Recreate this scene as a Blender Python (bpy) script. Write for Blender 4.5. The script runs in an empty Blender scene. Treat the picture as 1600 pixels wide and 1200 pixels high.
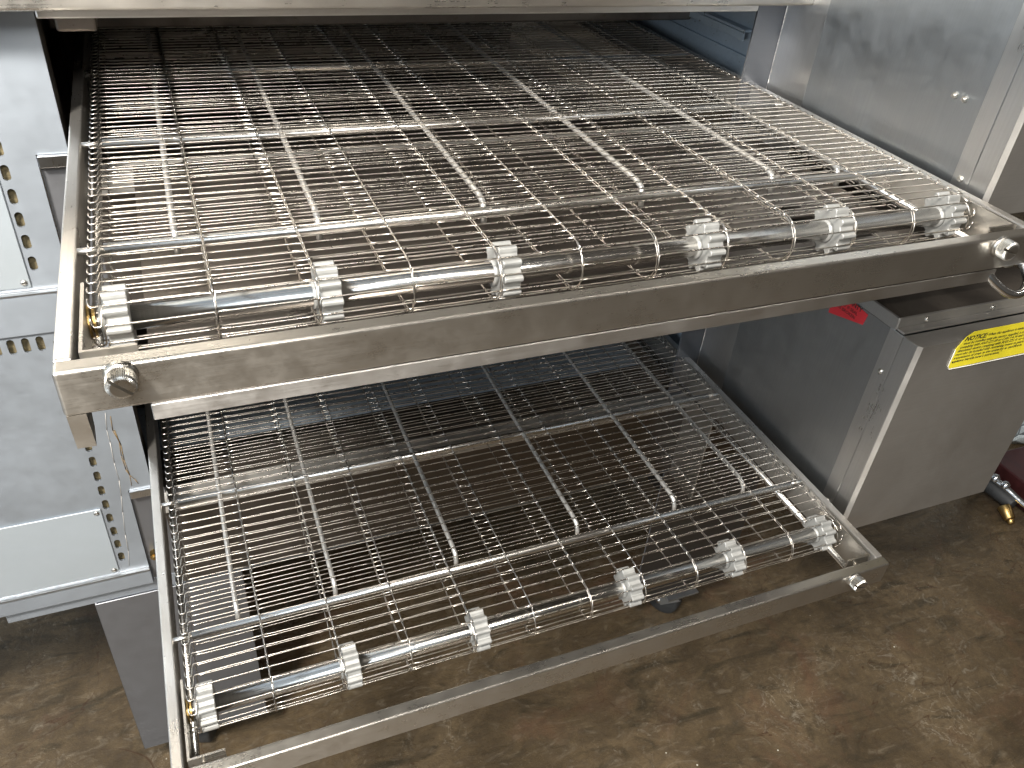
import bpy, bmesh, math, random
from mathutils import Vector, Matrix
random.seed(7)
S = bpy.context.scene
COL = S.collection
# ---------------------------------------------------------------- camera
cam_d = bpy.data.cameras.new('camera'); cam = bpy.data.objects.new('camera', cam_d); COL.objects.link(cam)
CAMLOC = (0.09261, -0.49464, 0.32378)
R = [[0.9255518, -0.371186, 0.0746654], [-0.1637827, -0.570308, -0.8049373], [0.3413637, 0.7327822, -0.5886434]]
cam.matrix_world = Matrix(((R[0][0], -R[1][0], -R[2][0], CAMLOC[0]), (R[0][1], -R[1][1], -R[2][1], CAMLOC[1]),
                           (R[0][2], -R[1][2], -R[2][2], CAMLOC[2]), (0, 0, 0, 1)))
cam_d.sensor_width = 36; cam_d.lens = 36 * 1281.19 / 1600; cam_d.clip_start = .02; cam_d.clip_end = 60
S.camera = cam
# ---------------------------------------------------------------- world (a dim workshop seen only in reflections)
W = bpy.data.worlds.new('World'); S.world = W; W.use_nodes = True
wn = W.node_tree.nodes; wl = W.node_tree.links; wn.clear()
out = wn.new('ShaderNodeOutputWorld'); bg = wn.new('ShaderNodeBackground'); bg.inputs[1].default_value = 1.2
tc = wn.new('ShaderNodeTexCoord'); sep = wn.new('ShaderNodeSeparateXYZ'); wl.new(tc.outputs['Generated'], sep.inputs[0])
def wramp(src, stops):
    r = wn.new('ShaderNodeValToRGB'); m = wn.new('ShaderNodeMapRange'); m.inputs[1].default_value = -1; m.inputs[2].default_value = 1
    wl.new(src, m.inputs[0]); wl.new(m.outputs[0], r.inputs[0])
    e = r.color_ramp.elements
    while len(e) > 1: e.remove(e[0])
    e[0].position = stops[0][0]; e[0].color = (*stops[0][1], 1)
    for p, c in stops[1:]:
        q = e.new(p); q.color = (*c, 1)
    return r
rx = wramp(sep.outputs[0], [(0, (.60, .70, .80)), (.2, (.36, .42, .48)), (.45, (.13, .135, .135)), (.62, (.075, .07, .062)), (1, (.06, .052, .045))])
rz = wramp(sep.outputs[2], [(0, (.25, .22, .19)), (.45, (.5, .46, .42)), (.6, (.75, .75, .75)), (1, (.7, .7, .7))])
mul = wn.new('ShaderNodeMixRGB'); mul.blend_type = 'MULTIPLY'; mul.inputs[0].default_value = 1
wl.new(rx.outputs[0], mul.inputs[1]); wl.new(rz.outputs[0], mul.inputs[2])
nz = wn.new('ShaderNodeTexNoise'); nz.inputs['Scale'].default_value = 2.2; nz.inputs['Detail'].default_value = 3
wl.new(tc.outputs['Generated'], nz.inputs['Vector'])
nm = wn.new('ShaderNodeMapRange'); nm.inputs[1].default_value = .3; nm.inputs[2].default_value = .7; nm.inputs[3].default_value = .7; nm.inputs[4].default_value = 1.2
wl.new(nz.outputs[0], nm.inputs[0])
mul2 = wn.new('ShaderNodeMixRGB'); mul2.blend_type = 'MULTIPLY'; mul2.inputs[0].default_value = 1
wl.new(mul.outputs[0], mul2.inputs[1]); wl.new(nm.outputs[0], mul2.inputs[2])
wl.new(mul2.outputs[0], bg.inputs[0]); wl.new(bg.outputs[0], out.inputs[0])
# ---------------------------------------------------------------- lamps
def area(name, loc, target, size, size_y, power, color):
    d = bpy.data.lights.new(name, 'AREA'); d.shape = 'RECTANGLE'; d.size = size; d.size_y = size_y; d.energy = power; d.color = color
    o = bpy.data.objects.new(name, d); COL.objects.link(o); o.location = loc
    o.rotation_euler = (Vector(target) - Vector(loc)).to_track_quat('-Z', 'Y').to_euler(); return o
area('skylight', (-.75, -.85, 1.5), (.25, .3, -.5), .36, .36, 100, (1, .95, .87))
area('window_light', (-2.2, -1.3, .6), (-.1, .4, -.6), 1.6, 1.2, 33, (.80, .91, 1.0))
area('added_front_light', (.02, -1.9, 1.6), (.1, .4, -.1), .6, .6, 30, (1, .97, .92))  # added front lamp, brightens the left wires, hood and front bar
area('ceiling_strip_light', (.9, -1.0, 2.1), (.9, .3, -.5), 3.2, .040, 17, (1, .93, .84))
S.view_settings.view_transform = 'Standard'; S.view_settings.look = 'None'; S.view_settings.exposure = 0.28; S.view_settings.gamma = 1
S.render.engine = 'CYCLES'

# ---------------------------------------------------------------- materials
def nodes(name):
    m = bpy.data.materials.new(name); m.use_nodes = True
    return m, m.node_tree.nodes, m.node_tree.links, m.node_tree.nodes['Principled BSDF']
def mapped(n, l, scale, rot=(0, 0, 0)):
    t = n.new('ShaderNodeTexCoord'); mp = n.new('ShaderNodeMapping'); mp.inputs['Scale'].default_value = scale; mp.inputs['Rotation'].default_value = rot
    l.new(t.outputs['Object'], mp.inputs[0]); return mp.outputs[0]
def noise(n, l, vec, scale, detail=3, rough=.5, dist=0):
    t = n.new('ShaderNodeTexNoise'); t.inputs['Scale'].default_value = scale; t.inputs['Detail'].default_value = detail
    t.inputs['Roughness'].default_value = rough; t.inputs['Distortion'].default_value = dist; l.new(vec, t.inputs['Vector']); return t.outputs[0]
def rng(n, l, v, a, b, c, d):
    t = n.new('ShaderNodeMapRange'); l.new(v, t.inputs[0])
    for i, x in enumerate((a, b, c, d)): t.inputs[i + 1].default_value = x
    return t.outputs[0]
def ramp(n, l, v, stops):
    r = n.new('ShaderNodeValToRGB'); l.new(v, r.inputs[0]); e = r.color_ramp.elements
    e[0].position = stops[0][0]; e[0].color = (*stops[0][1], 1); e[1].position = stops[-1][0]; e[1].color = (*stops[-1][1], 1)
    for p, c in stops[1:-1]:
        q = e.new(p); q.color = (*c, 1)
    return r.outputs[0]
def math_(n, l, op, a, b):
    t = n.new('ShaderNodeMath'); t.operation = op
    for i, x in enumerate((a, b)):
        if isinstance(x, (int, float)): t.inputs[i].default_value = x
        else: l.new(x, t.inputs[i])
    return t.outputs[0]
def mix(n, l, f, a, b, mode='MIX'):
    t = n.new('ShaderNodeMixRGB'); t.blend_type = mode
    if isinstance(f, (int, float)): t.inputs[0].default_value = f
    else: l.new(f, t.inputs[0])
    for i, x in ((1, a), (2, b)):
        if isinstance(x, tuple): t.inputs[i].default_value = (*x, 1)
        else: l.new(x, t.inputs[i])
    return t.outputs[0]
def steel(name, col=(.56, .54, .51), r0=.24, r1=.42, brush=(1.5, 60, 60), bump=.12, stain=.25, stain_col=(.36, .31, .25), spots=0, metal=1.0, aniso=.75, smv=.06, fv=.16):
    m, n, l, b = nodes(name)
    big = noise(n, l, mapped(n, l, (1, 1, 1)), 5, 5, .6, .6)
    fine = noise(n, l, mapped(n, l, brush), 9, 4, .65)
    sm = noise(n, l, mapped(n, l, (1, 1, 1)), 38, 4, .7)
    c = mix(n, l, rng(n, l, big, .42, .72, 0, stain), col, stain_col)
    c = mix(n, l, rng(n, l, fine, .3, .7, 0, fv), c, tuple(x * .55 for x in col))
    if spots:
        v = rng(n, l, noise(n, l, mapped(n, l, (1, 1, 1)), 120, 2, .8), .66, .74, 0, spots)
        c = mix(n, l, v, c, (.10, .08, .06))
    l.new(c, b.inputs['Base Color']); b.inputs['Metallic'].default_value = metal
    rr = math_(n, l, 'ADD', rng(n, l, big, .3, .7, r0, r1), rng(n, l, sm, .3, .7, -smv, smv))
    rr = math_(n, l, 'ADD', rr, rng(n, l, fine, .3, .7, -fv * .2, fv * .3)); l.new(rr, b.inputs['Roughness'])
    bp = n.new('ShaderNodeBump'); bp.inputs['Strength'].default_value = bump; bp.inputs['Distance'].default_value = .0006
    h = math_(n, l, 'ADD', fine, math_(n, l, 'MULTIPLY', big, 1.2)); l.new(h, bp.inputs['Height']); l.new(bp.outputs[0], b.inputs['Normal'])
    mn = min(brush)
    if aniso and max(brush) > 20 * mn:
        cx = n.new('ShaderNodeCombineXYZ')
        for i in range(3): cx.inputs[i].default_value = 1.0 if brush[i] == mn else (.021, .013, .017)[i]
        l.new(cx.outputs[0], b.inputs['Tangent']); b.inputs['Anisotropic'].default_value = aniso; b.inputs['Anisotropic Rotation'].default_value = .25
    return m
def plain(name, col, rough=.5, metal=0.0, nscale=40, var=.25, bump=.1):
    m, n, l, b = nodes(name)
    v = noise(n, l, mapped(n, l, (1, 1, 1)), nscale, 4, .6)
    l.new(mix(n, l, rng(n, l, v, .3, .7, 0, 1), tuple(x * (1 - var) for x in col), tuple(min(1, x * (1 + var)) for x in col)), b.inputs['Base Color'])
    l.new(rng(n, l, v, .3, .7, rough * .85, min(1, rough * 1.15)), b.inputs['Roughness']); b.inputs['Metallic'].default_value = metal
    bp = n.new('ShaderNodeBump'); bp.inputs['Strength'].default_value = bump; bp.inputs['Distance'].default_value = .001
    l.new(v, bp.inputs['Height']); l.new(bp.outputs[0], b.inputs['Normal'])
    return m
BX = (1.5, 70, 70); BZ = (70, 70, 1.5); BY = (70, 1.5, 70)
M = dict(
    bar=steel('brushed_bar_steel', (.58, .55, .50), .26, .38, BX, .08, .4, metal=.96),
    bar_y=steel('brushed_rail_steel', (.56, .54, .51), .25, .38, BY, .12, .3, spots=.5, metal=.85),
    wire=steel('belt_wire_steel', (.64, .60, .55), .22, .34, (8, 8, 8), 0, .35, (.42, .35, .27), smv=.02),
    rod=steel('support_rod_steel', (.66, .64, .61), .2, .32, (6, 60, 60), .0, .2, aniso=0, smv=.01),
    guide=steel('belt_guide_steel', (.54, .53, .51), .34, .42, (60, 3, 60), .0, .15, metal=.7, aniso=0, smv=.02),
    shaft=steel('shaft_steel', (.60, .58, .55), .14, .24, (60, 3, 3), .0, .25, aniso=0, smv=.015),
    sheet=steel('sheet_steel_blue', (.38, .42, .47), .42, .46, (3, 70, 70), .01, .08, (.38, .41, .45), smv=.02, fv=.04),
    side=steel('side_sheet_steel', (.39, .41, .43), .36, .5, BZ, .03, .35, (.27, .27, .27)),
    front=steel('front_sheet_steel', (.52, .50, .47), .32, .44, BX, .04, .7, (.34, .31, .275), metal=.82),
    trim=steel('trim_steel', (.62, .63, .64), .28, .42, BZ, .1, .2),
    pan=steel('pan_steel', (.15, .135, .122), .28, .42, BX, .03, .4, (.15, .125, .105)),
    band=steel('pan_lip_steel', (.72, .70, .67), .4, .5, BX, .05, .15),
    alu=steel('aluminium_cover', (.43, .47, .50), .5, .6, (3, 3, 3), .08, .3, (.35, .37, .37), metal=.35, smv=.03, fv=.08),
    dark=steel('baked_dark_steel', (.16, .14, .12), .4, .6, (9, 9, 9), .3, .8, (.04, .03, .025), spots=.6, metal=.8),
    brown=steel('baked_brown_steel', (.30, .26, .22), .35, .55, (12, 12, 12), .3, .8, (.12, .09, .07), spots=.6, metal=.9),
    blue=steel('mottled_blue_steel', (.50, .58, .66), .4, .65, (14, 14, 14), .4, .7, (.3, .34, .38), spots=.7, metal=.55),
    leg=steel('leg_steel', (.21, .215, .23), .4, .46, BX, .02, .1, (.2, .2, .2), smv=.02, fv=.05),
    screw=steel('screw_steel', (.62, .60, .56), .25, .4, (20, 20, 20), .1, .2),
    brass=steel('brass', (.50, .34, .13), .25, .4, (20, 20, 20), .1, .4, (.4, .24, .08)),
    sprocket=plain('pale_sprocket_steel', (.35, .35, .337), .5, .45, 60, .12, .15),
    black=plain('black_cavity', (.012, .011, .010), .9),
    rubber=plain('dark_rubber', (.03, .03, .03), .6),
    zinc=steel('zinc_caster', (.50, .52, .54), .3, .45, (12, 12, 12), .1, .3),
    red=plain('red_label', (.62, .035, .045), .45, 0, 30, .12, .05),
    yellow=plain('yellow_label', (.74, .62, .03), .4, 0, 18, .14, .05),
    ink=plain('black_ink', (.02, .02, .015), .6),
    slotback=plain('tan_filter', (.16, .13, .07), .8, 0, 200, .5, .5),
    maroon=plain('maroon_paint', (.045, .012, .012), .35),
    chrome=steel('chrome', (.8, .8, .8), .1, .2, (5, 5, 5), .05, .1),
    paperedge=plain('label_backing', (.75, .73, .66), .5),
    grime=plain('brown_crud', (.20, .13, .05), .7, 0, 90, .5, .4),
    scratch=plain('pale_scratch', (.62, .58, .52), .5, .2),
)
# crackled pale bag
m, n, l, b = nodes('crackled_bag')
vo = n.new('ShaderNodeTexVoronoi'); vo.feature = 'DISTANCE_TO_EDGE'; vo.inputs['Scale'].default_value = 15; l.new(mapped(n, l, (1, 1, 1)), vo.inputs['Vector'])
e = rng(n, l, vo.outputs['Distance'], 0, .05, 1, 0)
c = mix(n, l, noise(n, l, mapped(n, l, (1, 1, 1)), 9, 4), (.50, .58, .60), (.78, .82, .82))
l.new(mix(n, l, e, c, (.14, .16, .17)), b.inputs['Base Color']); b.inputs['Roughness'].default_value = .35
bp = n.new('ShaderNodeBump'); bp.inputs['Strength'].default_value = .8; bp.inputs['Distance'].default_value = .01
l.new(rng(n, l, vo.outputs['Distance'], 0, .25, 0, 1), bp.inputs['Height']); l.new(bp.outputs[0], b.inputs['Normal']); M['bag'] = m
# stained concrete
m, n, l, b = nodes('stained_concrete')
o1 = mapped(n, l, (1, 1, 1)); o2 = mapped(n, l, (1, 2.6, 1), (0, 0, .75))
n1 = noise(n, l, o1, 2.6, 8, .62, .8); n2 = noise(n, l, o2, 13, 9, .72, 1.4); n3 = noise(n, l, o1, 60, 6, .8, .4); n4 = noise(n, l, o2, 4.2, 7, .65, 2.0)
n5 = noise(n, l, o1, 26, 8, .7, 1.0)
base = ramp(n, l, n1, [(.32, (.044, .031, .018)), (.45, (.095, .068, .038)), (.58, (.150, .108, .062)), (.74, (.20, .150, .092))])
base = mix(n, l, rng(n, l, n5, .40, .58, .0, .5), base, (.065, .047, .030))
base = mix(n, l, rng(n, l, n2, .56, .66, 0, .45), base, (.235, .19, .13))
base = mix(n, l, rng(n, l, n4, .52, .68, 0, .8), base, (.036, .030, .019))
base = mix(n, l, rng(n, l, n3, .36, .66, 0, .35), base, (.045, .033, .023))
base = mix(n, l, math_(n, l, 'MULTIPLY', rng(n, l, n5, .58, .68, 0, .6), rng(n, l, n1, .45, .6, 0, 1)), base, (.30, .26, .20))
rust = rng(n, l, noise(n, l, o1, 3.4, 7, .65, 1.2), .55, .72, 0, .5); base = mix(n, l, rust, base, (.145, .075, .045))
# thin scratches and trowel lines
sc = noise(n, l, mapped(n, l, (1, 1, 1), (0, 0, .5)), 6, 7, .55, 3.2)
ln = rng(n, l, math_(n, l, 'ABSOLUTE', math_(n, l, 'SUBTRACT', sc, .5), 0), 0, .006, .55, 0)
base = mix(n, l, math_(n, l, 'MULTIPLY', ln, rng(n, l, n1, .5, .62, 0, 1)), base, (.46, .39, .30))
sc2 = noise(n, l, mapped(n, l, (1, 1, 1), (0, 0, 2.1)), 2.3, 5, .5, 1.5)
ck = rng(n, l, math_(n, l, 'ABSOLUTE', math_(n, l, 'SUBTRACT', sc2, .47), 0), 0, .0028, .8, 0)
base = mix(n, l, math_(n, l, 'MULTIPLY', ck, rng(n, l, n4, .4, .5, 0, 1)), base, (.05, .025, .014))
vs = n.new('ShaderNodeTexVoronoi'); vs.inputs['Scale'].default_value = 26; l.new(o1, vs.inputs['Vector'])
fl = rng(n, l, vs.outputs['Distance'], .035, .06, 1, 0)
keep = rng(n, l, noise(n, l, o1, 21, 0), .60, .62, 0, 1)
base = mix(n, l, math_(n, l, 'MULTIPLY', fl, keep), base, (.62, .58, .48))
l.new(base, b.inputs['Base Color']); l.new(rng(n, l, n2, .35, .7, .18, .45), b.inputs['Roughness'])
b.inputs['Specular IOR Level'].default_value = .6
bp = n.new('ShaderNodeBump'); bp.inputs['Strength'].default_value = .35; bp.inputs['Distance'].default_value = .004
l.new(math_(n, l, 'ADD', n3, n2), bp.inputs['Height']); l.new(bp.outputs[0], b.inputs['Normal']); M['floor'] = m

# ---------------------------------------------------------------- mesh helpers (all coordinates are world coordinates)
def tag(o, label=None, cat=None, group=None, kind=None):
    for k, v in (('label', label), ('category', cat), ('group', group), ('kind', kind)):
        if v: o[k] = v
    return o
def wloc(o):
    v = Vector((0, 0, 0))
    while o is not None: v = v + o.location; o = o.parent
    return v
def empty(name, loc, label, cat, group=None):
    o = bpy.data.objects.new(name, None); COL.objects.link(o); o.location = loc; o.empty_display_size = .05
    return tag(o, label, cat, group)
def link(name, bm, mat, parent=None, smooth=False, label=None, origin=None):
    me = bpy.data.meshes.new(name); org = wloc(parent) if parent else Vector(origin or (0, 0, 0))
    bmesh.ops.translate(bm, verts=bm.verts, vec=-org)
    bmesh.ops.recalc_face_normals(bm, faces=bm.faces)
    bm.to_mesh(me); bm.free()
    for k in (mat if isinstance(mat, (list, tuple)) else [mat]): me.materials.append(M[k])
    if smooth:
        for p in me.polygons: p.use_smooth = True
    o = bpy.data.objects.new(name, me); COL.objects.link(o)
    if parent: o.parent = parent
    elif origin: o.location = origin
    if label: o['label'] = label
    return o
def NB(): return bmesh.new()
def box(bm, x0, x1, y0, y1, z0, z1, bev=0.0, seg=2):
    r = bmesh.ops.create_cube(bm, size=1)['verts']
    for v in r: v.co = Vector(((x0 + x1) / 2 + v.co.x * (x1 - x0), (y0 + y1) / 2 + v.co.y * (y1 - y0), (z0 + z1) / 2 + v.co.z * (z1 - z0)))
    if bev:
        es = list({e for v in r for e in v.link_edges})
        bmesh.ops.bevel(bm, geom=es, offset=bev, segments=seg, affect='EDGES', profile=.5)
    return bm
def cyl(bm, p, q, r0, r1=None, seg=20, cap=True):
    p = Vector(p); q = Vector(q); d = q - p; r1 = r0 if r1 is None else r1
    mt = Matrix.Translation((p + q) / 2) @ d.to_track_quat('Z', 'Y').to_matrix().to_4x4()
    bmesh.ops.create_cone(bm, cap_ends=cap, segments=seg, radius1=r0, radius2=r1, depth=d.length, matrix=mt); return bm
def tube(bm, pts, r, seg=8, closed=False):
    P = [Vector(p) for p in pts]; rings = []; nrm = None
    for i, p in enumerate(P):
        a = P[max(i - 1, 0)]; c = P[min(i + 1, len(P) - 1)]; t = (c - a)
        if t.length < 1e-9: t = Vector((1, 0, 0))
        t.normalize()
        if nrm is None: nrm = t.orthogonal().normalized()
        nrm = (nrm - t * nrm.dot(t)); nrm = nrm.normalized() if nrm.length > 1e-6 else t.orthogonal().normalized()
        bi = t.cross(nrm); rad = r[i] if isinstance(r, (list, tuple)) else r
        rings.append([bm.verts.new(p + (nrm * math.cos(2 * math.pi * k / seg) + bi * math.sin(2 * math.pi * k / seg)) * rad) for k in range(seg)])
    for a, c in zip(rings, rings[1:]):
        for k in range(seg): bm.faces.new((a[k], a[(k + 1) % seg], c[(k + 1) % seg], c[k]))
    bm.faces.new(rings[0][::-1]); bm.faces.new(rings[-1]); return bm
def curve(P, k=6):
    P = [Vector(p) for p in P]; P = [P[0] * 2 - P[1]] + P + [P[-1] * 2 - P[-2]]; o = []
    for i in range(1, len(P) - 2):
        a, b, c, d = P[i - 1:i + 3]
        for j in range(k):
            t = j / k; o.append(.5 * ((2 * b) + (c - a) * t + (2 * a - 5 * b + 4 * c - d) * t * t + (3 * b - a - 3 * c + d) * t ** 3))
    return o + [P[-2]]
def prism(bm, poly, axis, a, b):   # poly: 2D points in the two other axes, extruded from a to b along axis
    def co(u, v, w): return {0: (w, u, v), 1: (u, w, v), 2: (u, v, w)}[axis]
    A = [bm.verts.new(co(u, v, a)) for u, v in poly]; B = [bm.verts.new(co(u, v, b)) for u, v in poly]
    bm.faces.new(A[::-1]); bm.faces.new(B); k = len(poly)
    for i in range(k): bm.faces.new((A[i], A[(i + 1) % k], B[(i + 1) % k], B[i]))
    return bm
def bevel_all(bm, off, seg=2, ang=40):
    es = [e for e in bm.edges if len(e.link_faces) == 2 and e.calc_face_angle(0) > math.radians(ang)]
    bmesh.ops.bevel(bm, geom=es, offset=off, segments=seg, affect='EDGES', profile=.5); return bm
def capsule_xz(cx, cz, w, h, seg=6):
    r = min(w, h) / 2; pts = []
    if h >= w:
        for k in range(seg + 1): a = math.pi * k / seg; pts.append((cx + r * math.cos(a), cz + h / 2 - r + r * math.sin(a)))
        for k in range(seg + 1): a = math.pi + math.pi * k / seg; pts.append((cx + r * math.cos(a), cz - h / 2 + r + r * math.sin(a)))
    return pts
def cut(o, cutter_bm):
    me = bpy.data.meshes.new('cutter'); bmesh.ops.translate(cutter_bm, verts=cutter_bm.verts, vec=-wloc(o)); bmesh.ops.recalc_face_normals(cutter_bm, faces=cutter_bm.faces)
    cutter_bm.to_mesh(me); cutter_bm.free(); c = bpy.data.objects.new('cutter', me); COL.objects.link(c); c.location = wloc(o)
    md = o.modifiers.new('b', 'BOOLEAN'); md.operation = 'DIFFERENCE'; md.object = c; md.solver = 'EXACT'
    bpy.context.view_layer.update(); dg = bpy.context.evaluated_depsgraph_get()
    new = bpy.data.meshes.new_from_object(o.evaluated_get(dg)); o.modifiers.clear(); o.data = new
    bpy.data.objects.remove(c); bpy.data.meshes.remove(me)
def screw_head(parent, p, axis, r=.004, name='screw', mat='screw'):
    d = Vector(axis); p = Vector(p); bm = NB(); cyl(bm, p, p + d * .0018, r, r * .8, 16)
    u = d.orthogonal().normalized(); v = d.cross(u)
    # hex socket ring
    pts = [p + d * .0018 + (u * math.cos(a) + v * math.sin(a)) * r * .55 for a in [k * math.pi / 3 for k in range(7)]]
    tube(bm, pts, r * .09, 5)
    return link(name, bm, mat, parent, True)

# ---------------------------------------------------------------- the setting
FZ = -1.28
bm = NB(); bmesh.ops.create_grid(bm, x_segments=2, y_segments=2, size=6, matrix=Matrix.Translation((.5, 1, FZ)))
tag(link('floor', bm, 'floor', origin=(0, 0, 0)), 'brown stained concrete workshop floor', kind='structure'); 

# ---------------------------------------------------------------- ovens
YO = .49
def oven(dz, label, upper):
    r = empty('conveyor_oven', (.45, .9, dz - .203), label, 'oven', 'stacked conveyor ovens')
    # --- left end: vented front panel, cover, band
    zt = .31 if upper else -.259 - dz
    bm = NB()
    prism(bm, [(-.75, dz + zt), (-.009, dz + zt), (-.009, dz - .038), (-.0415, dz - .038), (-.0415, dz - .2), (-.75, dz - .2)], 1, YO, YO + .003)
    fp = link('front_panel', bm, 'sheet', r)
    cb = NB()
    zs = dz - .667
    for k in range(16 if not upper else 9):
        zc = (dz - .166) + k * .0275 if not upper else (dz - .166) + k * .0275
        if zc > dz + zt - .02: break
        prism(cb, capsule_xz(-.0745, zc, .0085, .0185), 1, YO - .01, YO + .02)
    if not upper:
        for k in range(24):
            prism(cb, capsule_xz(-.092 - k * .0158, dz + .2255, .0085, .0215), 1, YO - .01, YO + .02)
    cut(fp, cb)
    bm = NB(); box(bm, -.75, -.045, YO + .0085, YO + .012, dz - .198, dz + zt - .004); link('filter_screen', bm, 'slotback', r)
    bm = NB(); box(bm, -.42, -.0825, YO - .0026, YO - .0004, dz - .195, dz - .0605, .0006, 1); cv = link('access_cover', bm, 'alu', r)
    for p in ((-.089, dz - .0665), (-.089, dz - .188), (-.25, dz - .0665), (-.25, dz - .188)): screw_head(cv, (p[0], YO - .0026, p[1]), (0, -1, 0))
    # folded edge line + band under the panel
    bm = NB(); box(bm, -.75, -.0405, YO - .006, YO + .004, dz - .2045, dz - .2005, .0015); link('panel_fold', bm, 'trim', r)
    bm = NB(); box(bm, -.75, -.040, YO - .004, YO + .01, dz - (.2585 if upper else .234), dz - .205, .001); link('lower_band', bm, 'sheet', r)
    # right-hand recess plate of the left end with the little lip above it
    bm = NB(); box(bm, -.0405, -.0095, YO - .004, YO + .02, dz - .0525, dz - .0385, .0012); link('lip', bm, 'trim', r)
    bm = NB(); box(bm, -.041, .005, YO + .007, YO + .010, dz - .26, dz - .04); link('recess_plate', bm, 'leg', r)
    bm = NB(); cyl(bm, (-.030, YO + .007, dz - .178), (-.030, YO - .004, dz - .178), .0065, .0065, 6); cyl(bm, (-.030, YO - .004, dz - .178), (-.030, YO - .008, dz - .178), .004, .003, 12); link('brass_bolt', bm, 'brass', r)
    # left jamb (side wall of the opening)
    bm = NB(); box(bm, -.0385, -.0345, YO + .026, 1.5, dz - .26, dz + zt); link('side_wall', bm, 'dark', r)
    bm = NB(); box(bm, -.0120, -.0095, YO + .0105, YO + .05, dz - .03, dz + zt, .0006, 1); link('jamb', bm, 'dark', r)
    # --- right end
    bm = NB(); prism(bm, [(.868, dz - .06), (.9135, dz - .06), (.9135, dz + zt), (.868, dz + zt)], 1, YO, YO + .003); link('right_jamb', bm, 'leg', r)
    bm = NB(); box(bm, .9137, .9165, .4075, YO + .0035, dz - .26, dz + min(zt, .24), .0006, 1); link('corner_post', bm, 'trim', r)
    bm = NB(); box(bm, .9125, .9165, YO - .0035, YO - .0002, dz - .06, dz + min(zt, .24), .0012, 3); link('corner_bead', bm, 'chrome', r)
    bm = NB(); box(bm, .931, .934, YO + .005, 1.5, dz - .06, dz + .13); link('side_wall', bm, 'blue', r)
    bm = NB(); box(bm, .915, .9305, YO + .08, 1.2, dz + .052, dz + .056, .001); box(bm, .915, .9175, YO + .08, 1.2, dz + .040, dz + .0515, .0008); link('chamber_rail', bm, 'blue', r)
    bm = NB(); box(bm, .9255, .930, YO + .006, 1.2, dz - .055, dz + .018, .001); link('side_liner', bm, 'blue', r)
    bm = NB(); box(bm, .900, .930, YO + .01, YO + .045, dz + .05, dz + .12, .0015); link('bracket', bm, 'side', r)
    # --- chamber
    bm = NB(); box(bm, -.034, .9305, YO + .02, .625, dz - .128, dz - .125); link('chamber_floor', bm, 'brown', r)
    bm = NB(); box(bm, -.034, .9305, .68, .80, dz - .128, dz - .122); link('chamber_plate', bm, 'blue' if not upper else 'dark', r)  # upper plate in dark steel: its weaker light is put into the colour
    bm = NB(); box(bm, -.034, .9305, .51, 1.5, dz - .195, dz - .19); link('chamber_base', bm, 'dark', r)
    bm = NB(); box(bm, -.034, .9305, 1.5, 1.505, dz - .26, dz + .3); link('added_end_wall', bm, 'dark', r)  # wall added across the tunnel end to keep the chamber dark
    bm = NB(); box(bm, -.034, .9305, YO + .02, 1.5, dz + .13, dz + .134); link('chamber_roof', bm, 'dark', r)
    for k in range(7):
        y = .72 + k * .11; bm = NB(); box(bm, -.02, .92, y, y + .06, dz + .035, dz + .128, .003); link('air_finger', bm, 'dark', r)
    # front of the opening under the belt
    bm = NB(); prism(bm, [(YO - .012, dz - .062), (YO + .020, dz - .062), (YO + .020, dz - .0645), (YO - .0095, dz - .0645), (YO - .0095, dz - .085), (YO - .012, dz - .085)], 0, -.0095, .912); link('sill', bm, 'band', r)
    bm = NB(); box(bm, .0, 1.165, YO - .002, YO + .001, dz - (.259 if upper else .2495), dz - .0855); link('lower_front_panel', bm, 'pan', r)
    return r
up = oven(0.0, 'upper of the two stacked steel conveyor ovens, its front behind the upper wire belt', True)
lo = oven(-.5, 'lower of the two stacked steel conveyor ovens, standing on the dark panelled stand', False)
# dried drips on the lower oven's left panel
def streak(pts, w, name, mat, parent):
    bm = NB()
    for a, c in zip(pts, pts[1:]):
        p = Vector((a[0], YO - .0008, a[1])); q = Vector((c[0], YO - .0008, c[1])); tube(bm, [p, q], w * random.uniform(.6, 1.2), 5)
    return link(name, bm, mat, parent, True)
streak([(-0.043, -0.394), (-0.047, -0.423), (-0.047, -0.444), (-0.049, -0.481), (-0.049, -0.515), (-0.052, -0.545), (-0.056, -0.576), (-0.061, -0.622), (-0.063, -0.656), (-0.068, -0.689)], .0004, 'dried_drip', 'scratch', lo)
for q in ([(-0.038, -0.401), (-0.04, -0.425), (-0.036, -0.446), (-0.038, -0.472), (-0.037, -0.497), (-0.034, -0.509), (-0.035, -0.529)], [(-0.034, -0.509), (-0.029, -0.518), (-0.026, -0.527)], [(-0.038, -0.425), (-0.035, -0.452), (-0.036, -0.479), (-0.034, -0.509)]): streak(q, .0006, 'brown_drip', 'grime', lo)

# hood bar across the very top
h = empty('oven_hood', (.3, .47, .118), 'long steel hood bar running across the very top of the picture above the upper belt', 'hood')
bm = NB(); box(bm, -.75, .917, .438, .489, .1175, .30, .0035, 3); link('hood_front', bm, 'bar', h)
bm = NB(); box(bm, -.008, .868, .4895, .505, .0995, .118, .002); link('hood_lip', bm, 'band', h)
bm = NB(); box(bm, .006, .045, .505, .56, .083, .12, .003); link('bracket', bm, 'brown', h)

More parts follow.
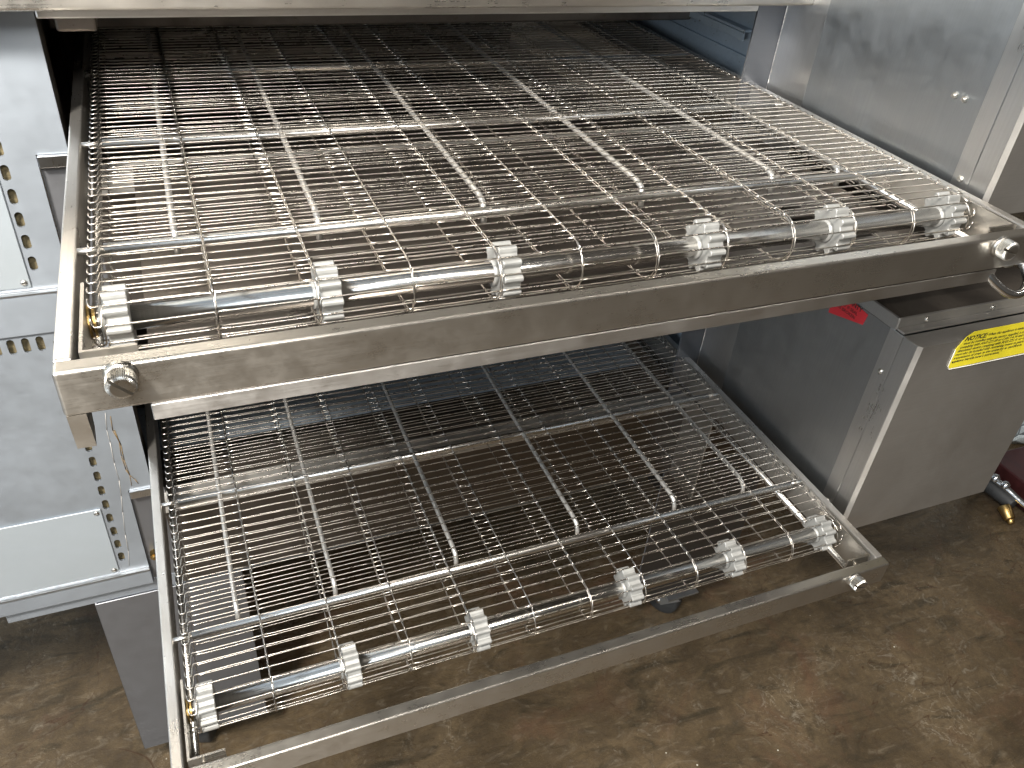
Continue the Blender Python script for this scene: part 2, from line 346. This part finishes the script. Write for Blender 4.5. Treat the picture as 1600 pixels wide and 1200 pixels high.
# ---------------------------------------------------------------- stand
s = empty('oven_stand', (.5, .7, FZ), 'dark grey sheet steel stand on casters under the lower oven', 'stand')
bm = NB(); box(bm, -.25, 1.17, YO + .006, YO + .009, -.7605, -.7345); link('top_rail', bm, 'sheet', s)
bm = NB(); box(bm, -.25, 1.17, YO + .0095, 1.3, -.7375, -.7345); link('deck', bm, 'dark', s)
bm = NB(); box(bm, -.13, 1.165, 1.297, 1.30, -1.178, -.738); link('added_back_panel', bm, 'dark', s)  # panel added to block light from behind and darken the space below
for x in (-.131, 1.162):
    bm = NB(); box(bm, x, x + .003, YO + .245, 1.296, -1.178, -.738); link('side_panel', bm, 'dark', s)  # added with the panel behind to shut light out under the stand
for x0, x1, e in ((-.131, .092, -1), (.905, 1.165, 1)):
    bm = NB(); prism(bm, [(x0, -.761), (x1, -.761), (x1, -1.178), (x0, -1.178)], 1, YO + .003, YO + .0055)
    xs = x0 if e < 0 else x1 - .003
    box(bm, xs, xs + .003, YO + .0057, YO + .24, -1.178, -.761)
    box(bm, x0 + .004, x1 - .004, YO + .0057, YO + .075, -1.178, -1.175)
    bevel_all(bm, .0008, 1); link('leg', bm, 'leg', s)
def caster(x, y, a):
    c = NB(); box(c, x - .042, x + .042, y - .04, y + .04, -1.1835, -1.1785, .001); cp = link('caster', c, 'zinc', s)
    ca, sa = math.cos(a), math.sin(a)
    def T(bm): bmesh.ops.rotate(bm, verts=bm.verts, cent=(x, y, 0), matrix=Matrix.Rotation(a, 3, 'Z')); return bm
    bm = NB(); cyl(bm, (x, y, -1.184), (x, y, -1.196), .028, .033, 24); link('swivel', bm, 'zinc', cp, True)
    bm = NB()
    for sx in (-1, 1):
        prism(bm, [(y - .032, -1.196), (y + .03, -1.196), (y + .035, -1.24), (y + .012, -1.246), (y - .02, -1.21)], 0, x + sx * .021 - .0015, x + sx * .021 + .0015)
    link('fork', T(bm), 'zinc', cp)
    bm = NB(); cyl(bm, (x - .016, y + .02, FZ + .045), (x + .016, y + .02, FZ + .045), .0445, None, 36); bevel_all(bm, .005, 2, 60); link('wheel', T(bm), 'rubber', cp, True)
    bm = NB(); cyl(bm, (x - .027, y + .02, FZ + .045), (x + .027, y + .02, FZ + .045), .006, None, 12); link('axle', T(bm), 'screw', cp, True)
caster(1.040, YO + .030, .5); caster(-.03, YO + .05, -.3); caster(1.1, 1.2, .2); caster(-.03, 1.2, 1.0)

# ---------------------------------------------------------------- control boxes
XB = .912
def control_box(dz, label, upper):
    r = empty('control_box', (1.06, .29, dz - .525), label, 'control box', 'control boxes beside the belts')
    zt, zb = dz - .185, dz - .525
    bm = NB(); box(bm, XB, XB + .0025, .1185, .406, zb, zt - .0155); sp = link('side_panel', bm, 'side', r)
    bm = NB(); box(bm, XB - .0012, XB + .003, .128, .406, zt - .015, zt + .003, .0008, 1); link('top_fold', bm, 'trim', r)
    bm = NB(); box(bm, XB + .0028, XB + .29, .128, .485, zt - .003, zt, .0005, 1); link('lid', bm, 'dark', r)  # dark steel paints in the dark reflection on the lid
    # lid front lip (dark) and the rim
    bm = NB(); box(bm, XB - .0008, XB + .29, .1265, .1305, zt - .0125, zt + .0035, .0012, 2); box(bm, XB - .0008, XB + .29, .114, .1262, zt - .0125, zt - .0095, .0006, 1); ll = link('lid_lip', bm, 'front', r)
    for x in (.958, 1.075): screw_head(ll, (x, .1265, zt - .004), (0, -1, 0), .0032)
    # corner: side strip and door flange
    bm = NB(); box(bm, XB - .0018, XB + .0024, .1125, .1355, zb, zt - .0135, .0009, 2); ct = link('corner_strip', bm, 'trim', r)
    for z in (zt - .075, zb + .03): screw_head(ct, (XB - .0018, .124, z), (-1, 0, 0), .0042)
    bm = NB(); prism(bm, [(XB - .001, .1120), (XB - .001, .0885), (XB + .0035, .084), (XB + .29, .084), (XB + .29, .112)], 2, zb + .001, zt - .013); bevel_all(bm, .0012, 2); link('door', bm, ['front'], r)
    bm = NB(); box(bm, XB - .0018, XB - .0012, .0890, .1115, zb + .001, zt - .0135); link('door_edge', bm, 'trim', r)
    bm = NB(); box(bm, XB + .003, XB + .29, .114, .485, zb, zb + .003); box(bm, XB + .287, XB + .29, .1135, .485, zb + .0032, zt - .0035); link('shell', bm, 'side', r)
    # pair of small nuts on the side panel
    for y in (.172, .158): 
        bm = NB(); cyl(bm, (XB - .0001, y, dz + .0 - .0 + (.083)), (XB - .0035, y, dz + .083), .004, .0036, 6); cyl(bm, (XB - .0035, y, dz + .083), (XB - .006, y, dz + .083), .0022, .002, 10) ; link('nut', bm, 'screw', sp)
    return r
cb_hi = control_box(0.5, 'tall upper steel control box to the right of the upper wire belt', True)
cb_lo = control_box(0.0, 'lower steel control box with a yellow notice label on its front', False)
# seal gap between box side and oven corner post
# ---- yellow notice label
F = .0835
lab = [(.9745, -.2415), (.9795, -.1905 - .02), (.9885, -.193), (1.003, -.187), (1.20, -.187), (1.20, -.2415)]
lab = [(.9765, -.2385), (.9750, -.212), (.9850, -.1935), (.9960, -.1875), (1.196, -.1875), (1.196, -.2415), (.9800, -.2415)]
bm = NB(); prism(bm, lab, 1, F - .0003, F + .0003); yl = link('notice_label', bm, 'yellow', cb_lo, label='yellow notice label with black italic print, its left corner peeling')
bm = NB()
edge = [(.9750, -.2115), (.9757, -.2375), (.9795, -.2425), (1.02, -.2432), (1.196, -.2432)]
tube(bm, [(x, F - .0004, z) for x, z in edge], .0006, 5); link('torn_edge', bm, 'paperedge', yl)
def text(body, parent, loc, size, mat='ink', rot=(math.pi / 2, 0, 0), shear=.25, bold=0, name='print', sx=1.0):
    cu = bpy.data.curves.new(name, 'FONT'); cu.body = body; cu.size = size; cu.shear = shear; cu.offset = bold; cu.extrude = .00008; cu.materials.append(M[mat]); cu.resolution_u = 2
    t = bpy.data.objects.new('tmp', cu); COL.objects.link(t); bpy.context.view_layer.update()
    me = bpy.data.meshes.new_from_object(t.evaluated_get(bpy.context.evaluated_depsgraph_get())); bpy.data.objects.remove(t)
    from mathutils import Euler
    me.transform(Euler(rot).to_matrix().to_4x4() @ Matrix.Diagonal((sx, 1, 1, 1)))
    o = bpy.data.objects.new(name, me); COL.objects.link(o); o.parent = parent; o.location = Vector(loc) - wloc(parent); return o
TX = F - .0006
text('NOTICE:', yl, (.9840, TX, -.2000), .0098, bold=.0002, name='headline')
text('When this appliance is installed, it', yl, (1.0235, TX, -.1985), .0056)
for k, (ln_, xo) in enumerate([('must be installed with the casters supplied, a connector', .9850), ('complying with ANSI Z21.69 or CAN 1-6.16 and a quick', .9815),
                         ('disconnect device complying with ANSI Z21.41 or CAN1', .9800), ('must also be installed with restraining means to guard', .9795),
                         ('transmission of strain to the connector as specified in', .9790), ('appliance manufacturer\'s instructions."', .9785)]):
    text(ln_, yl, (xo, TX, -.2055 - k * .0054), .0056)
# ---- red warning label on the box side
X2 = XB - .0006
bm = NB(); prism(bm, [(.178, -.2215), (.1755, -.2045), (.24, -.1985), (.24, -.2385)], 0, X2, X2 + .0004); rl = link('warning_label', bm, 'red', cb_lo, label='red warning label with black capitals on the side of the box')
from mathutils import Euler
text('WARRANTY', rl, (X2 - .0002, .236, -.2075), .0088, rot=(math.pi / 2, 0, -math.pi / 2), shear=0, bold=.0002, name='headline')
text('VOID IF SEAL', rl, (X2 - .0002, .230, -.2155), .0066, rot=(math.pi / 2, 0, -math.pi / 2), shear=0)
text('IS BROKEN', rl, (X2 - .0002, .226, -.2225), .0066, rot=(math.pi / 2, 0, -math.pi / 2), shear=0)

# ---------------------------------------------------------------- conveyor frames
PITCH = .0146; SY, SZ = .090, -.019; PR = .0240; WR = .00082
def knob(parent, x, y, z, a):
    bm = NB(); cyl(bm, (x, y, z), (x, y - .0035, z), .0112, .0098, 32); base = link('tension_knob', bm, 'screw', parent, True)
    bm = NB(); k = 44; ring = []
    prof = [(-.0035, .0086), (-.0045, .0096), (-.0130, .0096), (-.0148, .0088), (-.0156, .0068), (-.0158, 0.0)]
    for j in range(k * 2):
        t = math.pi * j / k; kn = .00035 if j % 2 else -.00035
        ring.append([bm.verts.new((x + math.cos(t) * (r_ + (kn if 0 < i < 4 else 0)), y + d_, z + math.sin(t) * (r_ + (kn if 0 < i < 4 else 0)))) for i, (d_, r_) in enumerate(prof[:-1])])
    for j in range(2 * k):
        A, B = ring[j], ring[(j + 1) % (2 * k)]
        for i in range(len(prof) - 2): bm.faces.new((A[i], B[i], B[i + 1], A[i + 1]))
    bm.faces.new([q[-1] for q in ring]); bm.faces.new([q[0] for q in ring][::-1])
    kb = link('knurled_head', bm, 'screw', base)
    sb = NB(); box(sb, x - .02, x + .02, y - .02, y - .0115, z - .0011, z + .0011); bmesh.ops.rotate(sb, verts=sb.verts, cent=(x, y, z), matrix=Matrix.Rotation(a, 3, 'Y')); cut(kb, sb)
    return base
SPX = [.0385, .193, .347, .5535, .7095, .8605]
def sprocket_bm(xc, ph):
    bm = NB(); N = 10; w = .0086; poly = []
    for k in range(N):
        for da, rr in ((-.30, .0205), (-.23, .0228), (-.12, .0252), (0, .0256), (.12, .0252), (.23, .0228), (.30, .0205)):
            a = 2 * math.pi * (k + .5 + da) / N + ph; poly.append((SY + rr * math.cos(a), SZ_ + rr * math.sin(a)))
    prism(bm, poly, 0, xc - w, xc + w); return bm
def frame(dx, dy, dz, label, upper):
    global SZ_
    r = empty('slide_out_conveyor', (.45 + dx, .3, dz), label, 'conveyor', 'slide out conveyor frames')
    B = .036; L = 1.25
    bm = NB(); box(bm, dx, .90 + dx, dy, dy + .0145, dz - B, dz, .0026, 4); link('front_bar', bm, 'bar', r)
    for e, x0 in ((-1, dx), (1, .888 + dx)):
        bm = NB(); box(bm, x0, x0 + .012, dy + .0147, L, dz - .048, dz, .0018, 3); link('side_rail', bm, 'bar_y', r)
    if upper:
        bm = NB(); prism(bm, [(dy + .001, dz - B), (dy + .030, dz - B), (dy + .020, dz - .062), (dy + .006, dz - .068)], 0, dx + .001, dx + .013); bevel_all(bm, .0018, 2); link('corner_foot', bm, 'bar', r)
    # L-brackets carrying the idler shaft
    for e in (-1, 1):
        xo = dx + (.0155 if e < 0 else .8845); xi = dx + (.0515 if e < 0 else .8475); t = .0024
        poly = [(xo, dy + .118), (xo, dy + .0215), (xi, dy + .0215), (xi, dy + .0215 + t), (xo - e * t, dy + .0215 + t), (xo - e * t, dy + .118)]
        bm = NB(); prism(bm, poly, 2, dz - .043, dz - .0005); bevel_all(bm, .0007, 2, 30); link('corner_bracket', bm, 'bar', r)
        bm = NB(); cyl(bm, (dx + (.030 if e < 0 else .866), dy + .0215, dz - .014), (dx + (.030 if e < 0 else .866), dy + .0148, dz - .014), .0035, None, 14); link('bolt', bm, 'screw', r, True)
        xk = dx + (.0395 if e < 0 else .8405)
        knob(r, xk, dy, dz - .0085, random.choice((.8, .95)) if e < 0 else .35)
        bm = NB(); cyl(bm, (dx + (.0215 if e < 0 else .864), dy + .0245, dz - .030), (dx + (.0215 if e < 0 else .864), L * .55, dz - .030), .0042, None, 16); link('tension_rod', bm, 'rod', r, True)
    # shaft, collars, sprockets
    SZ_ = SZ + dz
    y0 = SY + dy
    bm = NB(); cyl(bm, (.030 + dx, y0, SZ_), (.872 + dx, y0, SZ_), .0095, None, 40, True); sh = link('idler_shaft', bm, 'shaft', r, True)
    for p in sh.data.polygons:
        if len(p.vertices) > 4: p.use_smooth = False
    bm = NB(); cyl(bm, (.0185 + dx, y0, SZ_), (.0297 + dx, y0, SZ_), .0075, None, 24); cyl(bm, (.8725 + dx, y0, SZ_), (.8815 + dx, y0, SZ_), .0075, None, 24); link('journal', bm, 'shaft', sh, True)
    for a, rad in ((.0183, .0135), (.0215, .0120)):
        bm = NB(); cyl(bm, (a + dx, y0, SZ_), (a + .0018 + dx, y0, SZ_), rad, None, 28); link('bronze_washer', bm, 'brass', sh, False)
    for i, x in enumerate(SPX):
        bm = sprocket_bm(x + dx, .16); bmesh.ops.translate(bm, verts=bm.verts, vec=(0, dy, 0)); bevel_all(bm, .0007, 1, 25); sp = link('sprocket', bm, 'sprocket', sh)
        bm = NB(); cyl(bm, (x + dx - .0125, y0, SZ_), (x + dx - .0088, y0, SZ_), .0118, None, 28); link('hub', bm, 'sprocket', sp, True)
    # cross rods
    for y in (.1735, .4115 if upper else .397):
        bm = NB(); cyl(bm, (.032 + dx, y + dy, dz - .0025), (.868 + dx, y + dy, dz - .0025), .005, None, 24); rd = link('cross_rod', bm, 'rod', r, True)
        bm = NB(); cyl(bm, (.0122 + dx, y + dy, dz - .0025), (.0318 + dx, y + dy, dz - .0025), .0030, None, 14); link('threaded_end', bm, 'screw', rd, True); bm = NB(); cyl(bm, (.8682 + dx, y + dy, dz - .0025), (.8878 + dx, y + dy, dz - .0025), .0028, None, 14)
        link('threaded_end', bm, 'screw', rd, True)
    for y in (.66, .90, 1.14):
        bm = NB(); cyl(bm, (.013 + dx, y + dy, dz - .0035), (.887 + dx, y + dy, dz - .0035), .005, None, 20); link('cross_rod', bm, 'rod', r, True)
    # long belt guides with down-turned ends
    for i, x in enumerate(([.086, .207, .366, .542, .708, .80] if upper else [.083, .198, .354, .528, .682, .80])):
        ys = .196 + dy; bm = NB()
        pts = [(x + dx, ys - .004, dz - .022), (x + dx, ys - .003, dz - .012), (x + dx, ys + .002, dz - .0035), (x + dx, ys + .012, dz - .0004), (x + dx + .012, L, dz - .0004)]
        n_ = 26; pts = pts[:-1] + [(x + dx + .012 * k / n_, ys + .012 + (L - ys - .012) * k / n_, dz - .0004) for k in range(1, n_ + 1)]
        tube(bm, pts, .0030, 12); link('belt_guide', bm, 'guide', r, True)
    if upper:
        hb = NB(); tube(hb, curve([(.846, .010, dz - .036), (.848, .004, dz - .043), (.858, -.004, dz - .053), (.872, -.012, dz - .061), (.885, -.015, dz - .060), (.893, -.011, dz - .051), (.895, -.002, dz - .042), (.895, .008, dz - .036)]), .0045, 14); link('pull_handle', hb, 'chrome', r, True)
    return r
fu = frame(0, 0, 0, 'upper slide out steel conveyor frame with a deep front bar and slotted knobs', True)
fl_ = frame(-.0044, -.0162, -.4765, 'lower slide out steel conveyor frame nearer the floor, with the thin front bar', False)

# ---------------------------------------------------------------- wire belts
NBAY = 11; XE0, XE1 = .0300, .8705
def belt(dx, dy, dz, label, phase):
    rnd = random.Random(int(phase * 1000) + 3)
    YF = SY + dy; ZC = SZ + dz; YEND = 1.22; ZT = dz + .0045
    half = math.pi * PR; top_len = YEND - YF; total = 2 * top_len + half
    def F(s):          # arclength from the far end of the top run, round the sprocket, back along the bottom
        if s < top_len:
            y = YEND - s; k = min(1, (y - YF) / .12); z = (ZC + PR) * (1 - k) + ZT * k
            return Vector((0, y, z)), Vector((0, 0, 1))
        if s < top_len + half:
            a = math.pi / 2 + (s - top_len) / PR; return Vector((0, YF + PR * math.cos(a), ZC + PR * math.sin(a))), Vector((0, math.cos(a), math.sin(a)))
        u = s - top_len - half; z = ZC - PR - .0022 * math.sin(min(1, u / .25) * math.pi) 
        return Vector((0, YF + u, z)), Vector((0, 0, -1))
    bm = NB(); n = int((total - PITCH * 2) / PITCH)
    bay = (XE1 - XE0) / NBAY
    for i in range(n):
        s = phase * PITCH + i * PITCH; lo_ = s > top_len + half + .02
        pts = []; rad = []
        sag = rnd.gauss(0, .00022)
        def P(x, ds, dn):
            p, nn = F(min(max(s + ds, 0), total)); q = p + nn * dn; pts.append((x + dx, q.y, q.z)); rad.append(WR if ds < .05 * PITCH or x < XE0 or x > XE1 else WR * .74)
        pt = PITCH; xa = XE0
        # left edge curl
        P(xa - .0084, .52 * pt, .0004); P(xa - .0088, .70 * pt, 0); P(xa - .0084, .90 * pt, 0); P(xa - .0070, 1.04 * pt, 0); P(xa - .0026, 1.06 * pt, .0007); P(xa - .0014, .92 * pt, .0008); P(xa - .0007, .45 * pt, .0004); P(xa - .0001, .08 * pt, 0); P(xa + .0012, 0, 0)
        for j in range(NBAY):
            x0 = XE0 + j * bay; x1 = x0 + bay; bow = rnd.gauss(0, .00035); bz = rnd.gauss(0, .00022)
            for f in (.12, .3, .5, .7, .88):
                w = 4 * f * (1 - f); P(x0 + bay * f, bow * w + sag, bz * w)
            if j < NBAY - 1:
                d = 1 if (j % 2 == 0) else -1
                P(x1 - .0017, 0, 0); P(x1 - .0009, .10 * pt, .0006 * d); P(x1 - .0003, .55 * pt, .0013 * d); P(x1 - .0002, .93 * pt, .0014 * d); P(x1, 1.12 * pt, 0)
                P(x1 + .0002, .93 * pt, -.0012 * d); P(x1 + .0003, .5 * pt, -.0009 * d); P(x1 + .0009, .10 * pt, -.0004 * d); P(x1 + .0017, 0, 0)
        xb = XE1
        P(xb - .0012, 0, 0); P(xb + .0001, .08 * pt, 0); P(xb + .0007, .45 * pt, .0004); P(xb + .0014, .92 * pt, .0008); P(xb + .0026, 1.06 * pt, .0007); P(xb + .0070, 1.04 * pt, 0); P(xb + .0084, .90 * pt, 0); P(xb + .0088, .70 * pt, 0); P(xb + .0084, .52 * pt, .0004)
        tube(bm, pts, rad, 6)
    o = link('conveyor_belt', bm, 'wire', None, True, origin=(.45 + dx, .09, dz))
    return tag(o, label, 'conveyor belt', 'woven wire conveyor belts')
belt(0, 0, 0, 'woven wire conveyor belt lying over the upper frame, large across the middle of the picture', .35)
belt(-.0044, -.0162, -.4765, 'woven wire conveyor belt on the lower frame, with the concrete floor showing through its front', .8)

# ---------------------------------------------------------------- crumb pan under the upper belt
bm = NB()
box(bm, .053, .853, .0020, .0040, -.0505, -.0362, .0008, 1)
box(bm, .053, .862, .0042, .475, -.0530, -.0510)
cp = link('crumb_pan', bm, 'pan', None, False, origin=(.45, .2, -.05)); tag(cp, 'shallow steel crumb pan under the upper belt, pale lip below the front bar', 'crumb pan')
cb = NB()
for x, y in ((.735, .17), (.735, .20), (.775, .12)): box(cb, x, x + .035, y, y + .012, -.06, -.04)
cut(cp, cb)
bm = NB(); box(bm, .053, .853, -.0002, .0016, -.0500, -.0364, .0006, 1); link('front_lip', bm, 'band', cp)

# ---------------------------------------------------------------- things on the floor at the right
bag = NB(); bmesh.ops.create_icosphere(bag, subdivisions=5, radius=1)
for v in bag.verts:
    p = v.co; k = 1 + .10 * math.sin(5 * p.x + 2 * p.z) * math.cos(4 * p.y) + .05 * math.sin(11 * p.z + 7 * p.x)
    v.co = Vector((2.62 + p.x * .37 * k, .88 + p.y * .22 * k, max(FZ + .005, -1.06 + p.z * .32 * k)))
tag(link('plastic_bag', bag, 'bag', None, True, origin=(2.62, .88, FZ)), 'pale crinkled bag with dark cracks standing on the floor at the right edge', 'bag')
v = empty('gas_valve', (2.17, .55, FZ), 'dark red base bar with a chrome lever valve and a brass plug on the floor', 'valve')
bm = NB(); box(bm, 2.232, 2.60, .05, .660, FZ + .004, FZ + .085, .004); link('base_bar', bm, 'maroon', v)
bm = NB(); cyl(bm, (2.168, .625, FZ + .05), (2.178, .50, FZ + .042), .026, .020, 24); bevel_all(bm, .004, 2); link('valve_body', bm, 'rubber', v, True)
bm = NB(); tube(bm, curve([(2.150, .640, FZ + .066), (2.160, .590, FZ + .078), (2.172, .54, FZ + .074), (2.186, .47, FZ + .060), (2.205, .36, FZ + .055)]), .0095, 12); link('lever', bm, 'chrome', v, True)
for y, z in ((.575, .084), (.545, .080)):
    bm = NB(); bmesh.ops.create_uvsphere(bm, u_segments=20, v_segments=12, radius=.0135, matrix=Matrix.Translation((2.163 + (.575 - y) * .3, y, FZ + z))); link('lever_joint', bm, 'chrome', v, True)
bm = NB(); cyl(bm, (2.150, .475, FZ + .016), (2.156, .512, FZ + .034), .015, .019, 18); cyl(bm, (2.148, .463, FZ + .010), (2.150, .475, FZ + .016), .008, .0115, 14); bevel_all(bm, .003, 2); link('brass_plug', bm, 'brass', v, True)
